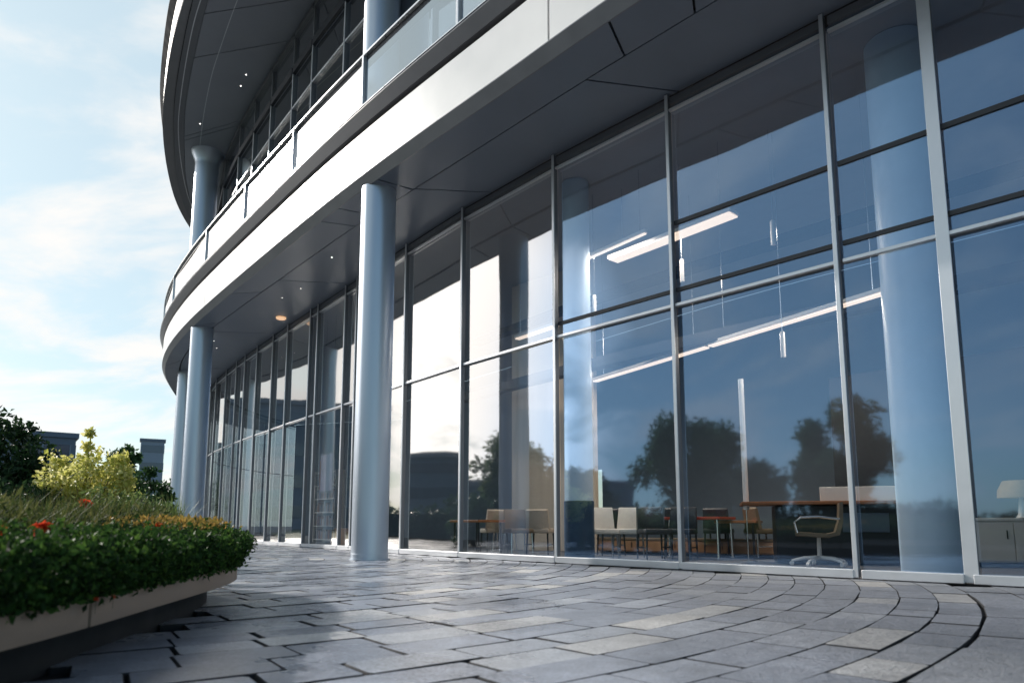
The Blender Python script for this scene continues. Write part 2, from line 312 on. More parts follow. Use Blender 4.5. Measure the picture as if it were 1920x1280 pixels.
# balustrade: posts, glass panels, rail
BAL = MB(); BAL.sweep(offset(EDGE, .03), [(-.02, 8.80), (.035, 8.80), (.035, 8.835), (-.02, 8.835)]); BAL = BAL.build('balustrade', M['rail'], BLD)
mb = MB(); mb.sweep(offset(EDGE, .03), [(-.14, 8.70), (-.025, 8.70), (-.025, 8.83), (-.14, 8.83)]); mb.build('handrail', M['dark_metal'], BAL)
posts = [(8.0, -.4), (5.6, 2.2), (2.9, 5.3), (.9, 7.4), (-.7, 9.1), (-2.53, 11.1), (-4.5, 13.4), (-6.5, 15.8), (-8.62, 18.4), (-11.17, 21.8), (-13.1, 24.95), (-14.6, 28.2), (-15.9, 32), (-16.7, 36), (-16.6, 40)]
pk = [nearest(EDGE, p) for p in posts]; en = normals(EDGE)
for k in pk:
    p = EDGE[k]; n = en[k]; a = math.atan2(n[1], n[0]); mb = MB()
    mb.box((p[0] + n[0] * .02, p[1] + n[1] * .02, 8.27), (.10, .055, 1.05), a, .006); mb.build('post', M['mullion'], BAL)
for k0, k1 in zip(pk, pk[1:]):
    A = Vector(EDGE[k0]); B = Vector(EDGE[k1]); d = (B - A).normalized(); n = Vector((-d.y, d.x)); cu = [Vector(EDGE[k]) for k in range(k0, k1 + 1)]
    mb = MB(); A2 = A + d * .06 + n * .02; B2 = B - d * .06 + n * .02
    mb.quad((*A2, 7.76), (*B2, 7.76), (*B2, 8.69), (*A2, 8.69)); mb.build('glass_panel', M['glass_clear'] if A.x > -2.4 else M['glass_bal'], BAL)

# round columns, lower and upper
def column(x, y, r, z0, z1, cap=False):
    mb = MB(); prof = [(r + .03, z0), (r + .03, z0 + .02), (r + .003, z0 + .022), (r + .003, z0 + .10), (r, z0 + .103), (r, z1 - .5)]
    prof += [(r, z1 - .45), (r * 1.04, z1 - .32), (r * 1.45, z1)] if cap else [(r, z1)]
    mb.lathe(prof, (x, y, 0), 56); return mb.build('column', M['column'], BLD, True)
column(-2.36, 11.46, .302, 0, SZ + .02); column(-9.34, 20.0, .315, 0, SZ + .02); column(-12.6, 25.9, .31, 0, SZ + .02); column(4.6, 4.3, .33, 0, SZ + .02); column(-14.4, 32, .32, 0, SZ + .02)
column(-2.5, 12.0, .34, 7.7, UZ + .03, True); column(-10.55, 22.2, .38, 7.7, UZ + .03, True); column(4.2, 4.9, .34, 7.7, UZ + .03, True)

# ground floor windows: one frame with fins per bay, an upper and a lower pane each
wn = normals(MUL)
for i in range(len(MUL) - 1):
    A = Vector(MUL[i]); B = Vector(MUL[i + 1]); d = (B - A); Lw = d.length; d.normalize(); n = Vector((-d.y, d.x)); a = math.atan2(d.y, d.x)
    nb = Vector(wn[i]); ab = math.atan2(nb.y, nb.x); big = (i == 4); w = .115 if big else .042; dep = .05 if big else .075
    mb = MB()
    c = A + nb * (dep / 2 + .01)
    mb.box((*c, 3.23), (dep, w - .004, 6.42), ab, 0, mi=1)                       # fin, darker metal paints in the shade of its side away from the sun
    c2 = A + nb * (dep + .009 + .01)
    mb.box((*c2, 3.23), (.018, w + .004, 6.42), ab, .003, mi=0)            # bright cap
    cm = (A + B) / 2
    mb.box((*(cm + n * .035), 3.45), (Lw - w, .06, .042), a, .004, mi=0)      # transom
    mb.box((*(cm + n * .05), .055), (Lw - w, .12, .09), a, .006, mi=0)        # sill
    mb.box((*(cm + n * .02), 6.36), (Lw - w, .06, .10), a, 0, mi=1)           # header
    mb.box((*(cm + n * .045), 6.22), (Lw - w, .05, .03), a, 0, mi=0)
    if 3 <= i <= 6: mb.box((*(cm + n * .012), 3.665), (Lw - w, .03, .05), a, 0, mi=2)
    if 3 <= i <= 5: mb.box((*(cm + n * .012), 4.60), (Lw - w, .03, .055), a, 0, mi=2)
    wdw = mb.build('window', [M['mullion'], M['fin'], M['ibeam']], BLD)
    for z0, z1 in ((.10, 3.42), (3.48, 6.31)):
        p = MB(); A2 = A + d * (w / 2) + n * .002; B2 = B - d * .025 + n * .004
        tw = rnd.uniform(-.012, .012); A2 = A2 + n * rnd.uniform(0, .006) * Lw
        p.quad((*A2, z0), (*B2, z0), (*(B2 + n * tw), z1), (*(A2 + n * tw), z1)); p.build('pane', M['glass'], wdw)

# upper floor windows
un = normals(UMUL)
for i in range(len(UMUL) - 1):
    A = Vector(UMUL[i]); B = Vector(UMUL[i + 1]); d = (B - A); Lw = d.length; d.normalize(); n = Vector((-d.y, d.x)); a = math.atan2(d.y, d.x); nb = Vector(un[i]); ab = math.atan2(nb.y, nb.x)
    mb = MB(); cm = (A + B) / 2
    mb.box((*(A + nb * .03), 10.5), (.06, .06, 5.56), ab, 0, mi=1)
    mb.box((*(A + nb * .066), 9.95), (.012, .045, 4.4), ab, 0, mi=0)
    mb.box((*(cm + n * .03), 11.15), (Lw - .06, .06, .05), a, 0, mi=0)
    mb.box((*(cm + n * .05), 12.2), (Lw - .06, .08, .20), a, 0, mi=2)
    mb.box((*(cm + n * .04), 13.2), (Lw - .06, .08, .14), a, 0, mi=1)
    wdw = mb.build('window', [M['mullion'], M['fin'], M['dark_metal']], BLD)
    for z0, z1 in ((7.73, 11.12), (11.18, 12.07), (12.33, 13.12)):
        p = MB(); A2 = A + d * .03; B2 = B - d * .03; p.quad((*A2, z0), (*B2, z0), (*B2, z1), (*A2, z1)); p.build('pane', M['glass_up'], wdw)

# upper slab: soffit, lip, fascia, ledge, balustrade and the set-back storey above
UI = resample(UIN, n=120)
strip_between(UEDGE, offset(UIN, .012), UZ + .10, 110, .03).build('soffit_lip', M['trim'], BLD)
strip_between(offset(UIN, 0), offset(UIN, -.30), UZ + .02, 110, .05).build('soffit_band', M['fin'], BLD)
strip_between(offset(UIN, -.31), offset(UWALL, .05), UZ + .035, 150, .05, cuts=[(-7.95, 15.6), (-9.0, 17.0), (-11.0, 20.9), (-11.2, 21.2)]).build('soffit', mat('upper_soffit', (.27, .29, .335), .45, .1, .06, .7), BLD)
mb = MB(); mb.sweep(US1, [(-.012, UZ + .010), (.012, UZ + .010), (.012, UZ + .016), (-.012, UZ + .016)]); mb.sweep(US2, [(-.01, UZ + .028), (.01, UZ + .028), (.01, UZ + .034), (-.01, UZ + .034)]); mb.build('soffit_joint', M['mullion'], BLD)
mb = MB(); mb.sweep(UEDGE, [(-.08, UZ + .135), (.01, UZ + .135), (.01, 14.15), (-.08, 14.15)]); mb.build('fascia', M['white'], BLD)
mb = MB(); mb.sweep(UEDGE, [(-.5, 14.16), (-.02, 14.16), (.14, 14.40), (.14, 14.5), (-.5, 14.5)]); mb.build('ledge', mat('matt_black_ledge', (.03, .033, .04), .9, 0, .1, spec=.05), BLD)
strip_between(offset(UEDGE, -.5), offset(UWALL, -3.2), 14.2, 90, .2).build('balcony_floor', M['trim'], BLD)
mb = MB(); mb.sweep(offset(UEDGE, .04), [(-.05, 15.5), (.03, 15.5), (.03, 15.56), (-.05, 15.56)]); BAL2 = mb.build('balustrade', M['dark_metal'], BLD)
mb = MB(); mb.sweep(offset(UEDGE, .02), [(-.01, 14.52), (.0, 14.52), (.0, 15.49), (-.01, 15.49)]); mb.build('glass_panel', M['glass_up'], BAL2)
mb = MB(); mb.sweep(offset(UWALL, -2.6), [(-.1, 14.41), (0, 14.41), (0, 17.2), (-.1, 17.2)]); mb.build('upper_wall', M['fin'], BLD)

# interior shells of both floors
back = offset(WALL, -8.5); back = [p for p in back if p[1] > -8]
strip_between(offset(WALL, -.02), back, -.012, 90, .02).build('interior_floor', M['ifloor'], BLD)
strip_between(offset(WALL, -.31), back, 6.47, 90, .03).build('interior_ceiling', M['iceil'], BLD)
bk = resample(back, n=120); mb = MB()
for i in range(120):
    if i in (63, 65): continue                                  # two slot openings to the far side
    p, q = bk[i], bk[i + 1]; mb.quad((*p, .01), (*q, .01), (*q, 6.46), (*p, 6.46))
for i in (63, 65):
    p, q = bk[i], bk[i + 1]; mb.quad((*p, .01), (*q, .01), (*q, .9), (*p, .9)); mb.quad((*p, 2.3), (*q, 2.3), (*q, 6.46), (*p, 6.46))
mb.build('interior_wall', M['iwall'], BLD)
for c in (WALL, UWALL):
    z0, z1 = (.01, 6.46) if c is WALL else (7.71, 13.3); o = offset(c, -8.5 if c is WALL else -4.5)
    for e in (0, -1):
        m2 = MB(); m2.quad((*c[e], z0), (*o[e], z0), (*o[e], z1), (*c[e], z1)); m2.build('interior_wall', M['iwall'], BLD)
ub = offset(UWALL, -4.5)
mb = MB(); mb.sweep(ub, [(-.1, 7.71), (0, 7.71), (0, 13.3), (-.1, 13.3)]); mb.build('interior_wall', M['iwall'], BLD)
strip_between(offset(UWALL, -.1), ub, UZ + .03, 80, .03).build('interior_ceiling', M['iceil'], BLD)
strip_between(offset(UWALL, -.41), ub, 7.52, 80, .18).build('interior_floor', M['ifloor'], BLD)
def icolumn(x, y, r, z1, refl_top):
    mb = MB(); mb.lathe([(r, 0.01), (r, z1)], (x, y, 0), 40); c = mb.build('interior_column', M['icol'], BLD, True)
    if refl_top:  # dark hedge reflection painted on as a band round the column foot
        mb = MB(); mb.lathe([(r + .012, 0.012), (r + .012, refl_top), (r, refl_top + .006)], (x, y, 0), 40); mb.build('column_reflection', M['irefl'], c, True)
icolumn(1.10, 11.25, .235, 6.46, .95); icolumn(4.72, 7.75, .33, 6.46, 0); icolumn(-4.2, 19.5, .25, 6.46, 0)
for off, z, h in ((-3.0, 5.15, .14), (-2.6, 3.62, .20)):
    mb = MB(); mb.sweep([p for p in offset(WALL, off)][10:70], [(-.12, z), (.12, z), (.12, z + h), (-.12, z + h)]); mb.build('ceiling_beam', M['ibeam'], BLD)
mb = MB(); mb.box((1.0, 15.4, 3.2), (.12, 2.2, 6.4), R(48)); mb.box((.35, 16.3, 3.2), (.5, .5, 6.4), R(48)); mb.build('interior_partition', M['ibeige'], BLD)
mb = MB(); mb.box((6.9, 10.9, 1.6), (.15, 3.4, 3.2), R(40)); mb.build('interior_partition', M['ibeam'], BLD)

# ------------------------------------------------------------------ lamps
def linear_lamp(p, q, z, label, w=.16, watts=0):
    A = Vector(p); B = Vector(q); c = (A + B) / 2; d = B - A; a = math.atan2(d.y, d.x)
    t = thing('linear_lamp', label, 'lamp', (c.x, c.y, z), a, 'strip lamps inside the hall')
    m1 = MB(); m1.box((0, 0, .04), (d.length, w + .03, .06), bev=.006); m1.build('housing', M['offwhite'], t)
    m2 = MB(); m2.box((0, 0, -.004), (d.length - .04, w, .02), bev=.004); m2.build('diffuser', M['lin'], t)
    la = bpy.data.lights.new('lamp_light', 'AREA'); la.shape = 'RECTANGLE'; la.size = d.length - .1; la.size_y = w; la.energy = d.length * 15; la.color = (1, .86, .72)
    lo = bpy.data.objects.new('lamp_light', la); COL.objects.link(lo); lo.parent = t; lo.location = (0, 0, -.03)
    for s in (-1, 1):
        m3 = MB(); m3.tube([(s * d.length * .4, 0, .07), (s * d.length * .4, 0, 6.46 - z)], .006, 6); m3.build('cable', M['chrome'], t)
linear_lamp((1.75, 14.2), (3.35, 11.38), 3.58, 'warm strip lamp hung low inside the hall, behind the pane left of the desk', .12)
linear_lamp((3.37, 11.34), (4.98, 8.5), 3.58, 'warm strip lamp hung low inside the hall, in front of the big round inner column', .12)
linear_lamp((1.78, 11.6), (3.35, 9.75), 5.2, 'broad warm strip lamp hung high under the hall ceiling', .24)
linear_lamp((1.36, 11.75), (2.2, 10.65), 5.3, 'thin short strip lamp hung high beside the broad one', .05)
linear_lamp((.1, 14.2), (.9, 13.2), 4.5, 'short strip lamp hung in front of the beige inner wall', .12)
def pendant(x, y, z, label):
    t = thing('pendant_lamp', label, 'lamp', (x, y, z), 0, 'cylinder pendants inside the hall')
    m1 = MB(); m1.lathe([(.001, 0), (.035, 0), (.035, .36), (.02, .38), (.001, .38)], n=20); m1.build('lamp_shade', M['offwhite'], t, True)
    m2 = MB(); m2.tube([(0, 0, .38), (0, 0, 6.46 - z)], .005, 6); m2.build('cable', M['chrome'], t)
pendant(3.85, 9.6, 4.65, 'white cylinder pendant hanging high, behind the third upper pane from the right')
pendant(2.75, 10.6, 4.45, 'white cylinder pendant hanging high, just right of a slim mullion under the broad strip lamp')
pendant(1.45, 11.6, 4.2, 'white cylinder pendant hanging beside the blue inner column')
pendant(3.95, 9.7, 2.98, 'white cylinder pendant hanging low under the strip lamp')
DL = [(-4.0, 14.4), (-5.2, 16.6), (-6.7, 18.2), (-6.2, 17.0), (-9.5, 21.2), (-9.9, 22.4), (-2.7, 13.4)]
dl0 = None
def downlight(x, y, z, label, grp, m):
    t = thing('downlight', label, 'lamp', (x, y, z), 0, grp)
    a = MB(); a.lathe([(.018, -.003), (.03, -.003), (.03, .003), (.018, .003)], n=20); a.build('rim', M['trim'], t)
    b = MB(); b.lathe([(.001, .0), (.018, .0)], n=20); b.build('lens', m, t); return t
d0 = downlight(-4.0, 14.5, SZ + .021, 'tiny white downlight set in the grey underside of the first floor balcony', 'downlights under the first floor balcony', M['down'])
for x, y in ((-5.3, 16.5), (-6.0, 17.2), (-9.6, 21.4), (-9.9, 22.3)): dup(d0, (x, y, SZ + .021), 0, d0['label'])
d1 = downlight(-7.6, 18.0, UZ + .02, 'tiny white downlight set in the underside of the upper slab', 'downlights under the upper slab', M['down'])
for x, y in ((-7.95, 18.5), (-10.0, 20.4), (-8.6, 20.3), (-5.2, 14.9)): dup(d1, (x, y, UZ + .02), 0, d1['label'])
t = thing('ceiling_lamp', 'round warm disc lamp under the balcony close to the glass wall', 'lamp', (-6.6, 18.9, SZ + .02))
a = MB(); a.lathe([(.001, -.06), (.12, -.05), (.14, -.03), (.14, 0)], n=28); a.build('lamp_shade', M['downwarm'], t, True)

# ------------------------------------------------------------------ furniture behind the glass
def make_chair(label, fab, frame, loc, rz, grp):
    t = thing('dining_chair', label, 'chair', loc, rz, grp)
    a = MB(); a.box((0, 0, .46), (.46, .46, .09), bev=.025); a.build('seat', fab, t, True)
    b = MB(); n = 8; vs = []
    for k in range(n + 1):
        u = -1 + 2 * k / n
        for (dy, z) in ((.19, .47), (.235, .50), (.285, .84), (.255, .87), (.235, .84), (.175, .50)):
            vs.append((u * (.235 - .02 * (z > .6)), dy - .05 * u * u + (.0), z))
    fs = [(i * 6 + j, i * 6 + (j + 1) % 6, (i + 1) * 6 + (j + 1) % 6, (i + 1) * 6 + j) for i in range(n) for j in range(6)] + [tuple(range(6)), tuple(n * 6 + j for j in range(5, -1, -1))]
    b.add(vs, fs); b.build('backrest', fab, t, True)
    for sx in (-1, 1):
        for sy in (-1, 1):
            l = MB(); l.tube([(sx * .20, sy * .19, .42), (sx * .215, sy * .215, .012)], [.018, .013], 8); l.build('leg', frame, t, True)
    for sx in (-1, 1):
        l = MB(); l.tube([(sx * .21, -.205, .2), (sx * .21, .205, .2)], .01, 6); l.build('stretcher', frame, t)
    return t
G1 = 'chairs set out behind the glass wall'
cb = make_chair('beige leather dining chair beside the orange wood table, leftmost seen', M['beige_fab'], M['dark_metal'], (-.35, 13.6, 0), R(200), G1)
dup(cb, (.55, 13.3, 0), R(160), 'beige leather dining chair half hidden by the mullion left of the blue inner column', G1)
cd = make_chair('dark brown dining chair between the two beige chairs', M['brown_fab'], M['chrome'], (.12, 13.1, 0), R(20), G1)
cw = make_chair('white leather dining chair right beside the blue inner column', M['white_fab'], M['trim'], (1.55, 11.75, 0), R(5), G1)
dup(cw, (1.98, 11.75, 0), R(-25), 'white leather dining chair touching the black chairs', G1)
ck = make_chair('black dining chair next to the white chairs', M['dark_fab'], M['dark_metal'], (2.33, 11.3, 0), R(10), G1)
dup(ck, (2.8, 11.45, 0), R(-30), 'black dining chair at the red topped table', G1)
dup(ck, (2.95, 12.3, 0), R(170), 'black dining chair on the far side of the red topped table', G1)
dup(ck, (3.75, 12.5, 0), R(150), 'black dining chair behind the orange topped table beside the floor lamp', G1)
dup(cd, (-.15, 14.4, 0), R(170), 'dark brown dining chair deep in the hall behind the orange wood table', G1)
dup(ck, (1.85, 12.9, 0), R(185), 'black dining chair seen between the two white chairs', G1)
dup(cd, (4.35, 12.0, 0), R(100), 'dark brown dining chair right of the tall thin floor lamp, in front of the counter', G1)
def table(label, loc, rz, size, top, leg):
    t = thing('table', label, 'table', loc, rz); sx, sy, h = size
    a = MB(); a.box((0, 0, h - .02), (sx, sy, .045), bev=.006); a.build('tabletop', top, t)
    for x in (-1, 1):
        for y in (-1, 1):
            l = MB(); l.tube([(x * (sx / 2 - .07), y * (sy / 2 - .07), h - .04), (x * (sx / 2 - .06), y * (sy / 2 - .06), .012)], .02, 8); l.build('leg', leg, t)
    return t
table('orange wood table in front of the beige wall', (-.65, 13.0, 0), R(-45), (.8, .7, .66), M['wood'], M['dark_metal'])
table('red topped table to the right of the black chairs', (3.25, 11.9, 0), R(-40), (1.0, .7, .70), M['red'], M['chrome'])
table('orange topped table beside the tall thin floor lamp', (3.95, 12.0, 0), R(-30), (.7, .6, .64), M['wood'], M['dark_metal'])
def cabinet(label, loc, rz, size, body, top, doors):
    t = thing('cabinet', label, 'cabinet', loc, rz); sx, sy, h = size
    a = MB(); a.box((0, 0, h / 2 + .03), (sx, sy, h - .06), bev=.006); a.build('body', body, t)
    b = MB(); b.box((0, 0, h + .02), (sx + .06, sy + .05, .04), bev=.005); b.build('top', top, t)
    k = MB(); k.box((0, 0, .022), (sx - .08, sy - .08, .04)); k.build('plinth', M['ibeam'], t)
    for i in range(doors):
        w = sx / doors; d = MB(); d.box((-sx / 2 + w * (i + .5), -sy / 2 - .01, h / 2 + .03), (w - .012, .018, h - .1), bev=.004); dd = d.build('door', body, t)
        hn = MB(); hn.box((-sx / 2 + w * (i + .5) + w * .35, -sy / 2 - .028, h * .7), (.012, .016, .12), bev=.003); hn.build('handle', M['dark_metal'], dd)
    return t
cabinet('low pale wood bench cabinet on the hall floor behind the red table', (3.3, 13.0, 0), R(-38), (3.6, .45, .28), M['paleWood'], M['brown_fab'], 4)
cabinet('off white sideboard carrying the brown shaded lamp', (7.15, 9.55, 0), R(-12), (1.75, .5, .62), M['offwhite'], M['offwhite'], 3)
# counter
t = thing('reception_counter', 'long dark counter with orange wood top behind the swivel chair', 'counter', (4.75, 10.3, 0), R(-16))
a = MB(); a.box((.18, .1, .43), (1.9, .6, .84), bev=.01); a.build('body', M['ibeam'], t)
a = MB(); a.box((0, 0, .885), (2.5, .85, .05), bev=.01); a.build('countertop', M['wood'], t)
a = MB(); a.box((.62, -.15, 1.02), (1.5, .04, .21), bev=.008); a.build('privacy_screen', M['offwhite'], t)
a = MB(); a.box((.45, -.215, .60), (.62, .03, .28), bev=.008); a.build('front_panel', M['far_dark'], t)
# office chair
t = thing('office_chair', 'brown edged swivel chair on a white star base close to the glass', 'chair', (4.2, 9.45, 0), R(-22))
a = MB(); prof = [(-.30, .50), (-.28, .455), (.1, .43), (.2, .47), (.25, .62), (.27, .86), (.31, .87), (.30, .60), (.25, .43), (.12, .385), (-.29, .41)]
vs = []; n = 6
for k in range(n + 1):
    y = -.25 + .5 * k / n
    for (x, z) in prof: vs.append((x, y, z + .015 * abs(y) * 4 * (x < .15)))
m_ = len(prof); fs = [(i * m_ + j, i * m_ + (j + 1) % m_, (i + 1) * m_ + (j + 1) % m_, (i + 1) * m_ + j) for i in range(n) for j in range(m_)] + [tuple(range(m_)), tuple(n * m_ + j for j in range(m_ - 1, -1, -1))]
a.add(vs, fs); a.build('seat_shell', M['brown_fab'], t, True)
for s in (-1, 1):
    a = MB(); a.tube([(-.27, s * .27, .46), (-.30, s * .29, .6), (-.22, s * .29, .665), (.0, s * .29, .675), (.26, s * .27, .64)], .014, 8); a.build('armrest', M['chrome'], t, True)
a = MB(); a.lathe([(.045, .12), (.03, .16), (.025, .40), (.09, .41)], n=16); a.build('pedestal', M['offwhite'], t, True)
a = MB()
for k in range(5):
    an = k * 2 * math.pi / 5 + .5; a.tube([(0, 0, .125), (.2 * math.cos(an), .2 * math.sin(an), .115), (.36 * math.cos(an), .36 * math.sin(an), .075)], [.03, .024, .016], 8)
a.build('star_base', M['white'], t, True)
for k in range(5):
    an = k * 2 * math.pi / 5 + .5; c = MB(); c.tube([(.36 * math.cos(an) - .02 * math.sin(an), .36 * math.sin(an) + .02 * math.cos(an), .042), (.36 * math.cos(an) + .02 * math.sin(an), .36 * math.sin(an) - .02 * math.cos(an), .042)], .03, 12); c.build('caster', M['offwhite'], t, True)
# lamps
t = thing('table_lamp', 'lamp with brown shade and white cone stem standing on the sideboard', 'lamp', (6.95, 9.35, .66))
a = MB(); a.lathe([(.001, 0), (.075, 0), (.07, .015), (.05, .05), (.02, .33), (.001, .34)], n=24); a.build('stem', M['white'], t, True)
a = MB(); a.lathe([(.27, .27), (.265, .37), (.20, .50), (.19, .505)], n=32); a.build('lamp_shade', M['shade'], t, True)
t = thing('floor_lamp', 'tall thin tube floor lamp standing between the red table and the counter', 'lamp', (3.62, 10.6, 0))
a = MB(); a.lathe([(.001, .012), (.13, .012), (.13, .03), (.001, .032)], n=24); a.build('base', M['chrome'], t, True)
a = MB(); a.tube([(0, 0, .03), (0, 0, .80)], .008, 8); a.build('stem', M['chrome'], t)
a = MB(); a.tube([(0, 0, .80), (0, 0, 2.85)], .042, 16); a.build('lamp_tube', M['white'], t, True)
# shelves and a picture far left behind the glass
def shelf(label, x, y, rz, w=1.4, h=2.4):
    t = thing('bookshelf', label, 'shelf', (x, y, 0), rz)
    a = MB()
    for s in (-1, 1): a.box((s * w / 2, 0, h / 2 + .01), (.04, .35, h))
    a.build('frame', M['offwhite'], t)
    for k in range(6):
        b = MB(); b.box((0, 0, .1 + k * (h - .15) / 5), (w - .05, .33, .03)); s_ = b.build('shelf_board', M['offwhite'], t)
        if k < 5:
            c = MB(); x0 = -w / 2 + .06
            while x0 < w / 2 - .15:
                bw = rnd.uniform(.03, .07); bh = rnd.uniform(.2, .33)
                if rnd.random() < .75: c.box((x0 + bw / 2, 0, .1 + k * (h - .15) / 5 + .02 + bh / 2), (bw * .94, .22, bh), mi=rnd.randrange(4))
                x0 += bw
            c.build('books', [M['far_mid'], M['brown_fab'], M['wood'], M['far_dark']], s_)
shelf('white bookshelf behind the glass, just left of the front column', -4.3, 20.2, R(-48))
shelf('white bookshelf behind the far panes, deeper along the glass wall', -6.2, 23.2, R(-50), 1.6)
t = thing('wall_picture', 'pale poster with an orange edge hung behind the glass left of the front column', 'picture', (-5.1, 18.75, 2.0), R(-52))
a = MB(); a.box((0, 0, 0), (.9, .03, 1.1), bev=.004); a.build('frame', M['fin'], t)
a = MB(); a.box((.03, -.02, 0), (.78, .01, 1.0)); a.build('print', mat('poster', (.35, .33, .42), .6, 0, .3, 2), t)
a = MB(); a.box((-.40, -.02, -.05), (.06, .012, .8)); a.build('border_strip', M['wood'], t)
a = MB(); a.tube([(-.3, 0, .55), (-.3, 0, 4.4)], .004, 5); a.tube([(.3, 0, .55), (.3, 0, 4.4)], .004, 5); a.build('cable', M['chrome'], t)
cabinet('small wood cabinet at the foot of the glass left of the front column', (-4.25, 17.95, 0), R(-52), (.8, .4, .45), M['paleWood'], M['paleWood'], 2)

# ------------------------------------------------------------------ ground
mb = MB(); mb.quad((-900, -900, -.09), (900, -900, -.09), (900, 900, -.09), (-900, 900, -.09)); kind(mb.build('ground', M['asphalt']), 'structure')
mb = MB(); mb.quad((-22, -8, -.035), (14, -8, -.035), (14, 46, -.035), (-22, 46, -.035)); kind(mb.build('paving_bed', M['joint']), 'structure')
mb = MB(); mb.quad((-60, 7.6, -.02), (-6.2, 7.6, -.02), (-15.5, 26, -.02), (-60, 60, -.02)); kind(mb.build('lawn', M['lawn']), 'structure')
PL = spline([(-1.75, -2.5), (-1.6, -1), (-1.55, .6), (-1.55, 1.5), (-1.58, 2.12), (-1.62, 2.68), (-1.71, 3.37), (-1.81, 4.15), (-1.94, 4.85), (-2.2, 5.5), (-2.75, 6.1), (-3.6, 6.65), (-5, 7.2), (-7, 7.8), (-9.5, 8.3)], .12)
PLpoly = PL + [(-12, 8), (-12, -3)]
PLin = offset(PL, .25) + [(-12, 8), (-12, -3)]
wallpoly = WALL + [(20, 45), (20, -5)]
PC = Vector((-6.4, 10.7))                                        # the rows are arcs about the middle of the planting
def polar(r, a): return Vector((PC.x + r * math.cos(a), PC.y + r * math.sin(a)))
pb = MB(); attr = []
rows = []; r_ = 11.30
while r_ > 2.0: h = rnd.uniform(.235, .285); rows.append((r_ - h, r_)); r_ -= h
r_ = 11.30
while r_ < 34: h = rnd.uniform(.24, .29) if r_ > 12.2 else rnd.uniform(.27, .33); rows.append((r_, r_ + h)); r_ += h
for (r0, r1) in rows:
    gvr = rnd.choice((.003, .004, .005, .010)); rm = (r0 + r1) / 2; a = -math.pi + rnd.random() * .1
    while a < math.pi:
        wide = 11.2 < r1 < 11.32
        L_ = rnd.choice((.38, .46, .52, .60, .70)) * rnd.uniform(.94, 1.06) * (1.35 if r0 > 11.2 else 1); da = L_ / rm
        g = 0; gv = gvr * rnd.uniform(.8, 1.25)
        c = polar(rm, a + da / 2); g = rnd.choice((.007, .010, .014, .024)) if c.x < .2 else rnd.choice((.003, .004, .006, .012))
        if c.y > -1.5 and c.x > -16.5 and not inside(c, PLin) and not inside(c, wallpoly):
            near = c.length < 9; j = .006 if near else .003; cs = []
            go = .040 if wide and 1.3 < c.x < 3.6 else gv
            for (rr_, aa) in ((r0 + gv / 2, a + g / 2 / rm), (r0 + gv / 2, a + da - g / 2 / rm), (r1 - go / 2, a + da - g / 2 / rm), (r1 - go / 2, a + g / 2 / rm)):
                p = polar(rr_, aa); cs.append(p + Vector((rnd.uniform(-j, j), rnd.uniform(-j, j))) * .7)
            z = rnd.uniform(-.003, .003); tx = rnd.uniform(-.004, .004); ty = rnd.uniform(-.004, .004); cc = (cs[0] + cs[1] + cs[2] + cs[3]) / 4
            # worn corners: eight sided outline with clipped corners
            ol = []
            for k in range(4):
                p = cs[k]; q0 = cs[k - 1]; q1 = cs[(k + 1) % 4]; ch = rnd.uniform(.004, .02) if near else .006
                ol += [p + (q0 - p).normalized() * ch, p + (q1 - p).normalized() * ch * rnd.uniform(.5, 1.4)]
            vs = []; m8 = len(ol)
            for (sc_, dz) in ((0, -.05), (0, -.005), (.004, 0)):
                for p in ol:
                    q = p + (cc - p).normalized() * sc_ * 1.3; vs.append((q.x, q.y, z + dz + tx * (q.x - cc.x) + ty * (q.y - cc.y)))
            fs = [tuple(range(2 * m8, 3 * m8))] + [(b_ * m8 + k, b_ * m8 + (k + 1) % m8, (b_ + 1) * m8 + (k + 1) % m8, (b_ + 1) * m8 + k) for b_ in (0, 1) for k in range(m8)]
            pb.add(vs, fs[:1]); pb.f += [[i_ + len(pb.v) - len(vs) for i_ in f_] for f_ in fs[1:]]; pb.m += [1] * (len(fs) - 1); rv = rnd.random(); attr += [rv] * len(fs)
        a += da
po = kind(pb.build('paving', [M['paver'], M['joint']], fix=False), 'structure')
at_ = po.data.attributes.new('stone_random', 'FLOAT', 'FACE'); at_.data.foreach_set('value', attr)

# ------------------------------------------------------------------ planter and planting
def leaves(mb, attr, pts, size, aspect=.55, up=0.0, droop=.25, r=rnd):
    for p in pts:
        s = size * r.choice((r.uniform(.5, .9), r.uniform(.8, 1.25), r.uniform(1.1, 1.7)))
        d = Vector((r.gauss(0, 1), r.gauss(0, 1), r.gauss(0, 1) + up)).normalized()
        a = d.orthogonal().normalized(); a = (Matrix.Rotation(r.uniform(0, 6.28), 3, d) @ a); n = d.cross(a)
        b = Vector(p); w = a * (s * aspect * .5); tip = b + d * s - n * (s * droop); mid = b + d * (s * .5)
        mb.add([b, mid + w + n * s * .07, tip, mid - w + n * s * .07], [(0, 1, 2), (0, 2, 3)]); q = r.random(); attr += [q, q]
def leafobj(mb, attr, name, m, parent=None):
    o = mb.build(name, m, parent, fix=False); a = o.data.attributes.new('leaf_random', 'FLOAT', 'FACE'); a.data.foreach_set('value', attr); return o

PT = thing('planter', 'low curved planter with a taupe band floating over a dark recessed plinth', 'planter', (-2.5, 3, 0))
PT.location = (0, 0, 0)
def seg(c0, c1, gap=.012):
    s_ = [tuple(p) for p in PL[c0:c1 + 1]]
    d = (Vector(s_[1]) - Vector(s_[0])).normalized(); s_[0] = tuple(Vector(s_[0]) + d * gap)
    b = MB(); b.sweep(s_, [(.0, .165), (.0, .262), (-.006, .27), (-.05, .27), (-.05, .165)]); return b.build('rim', M['planter'], PT, True)
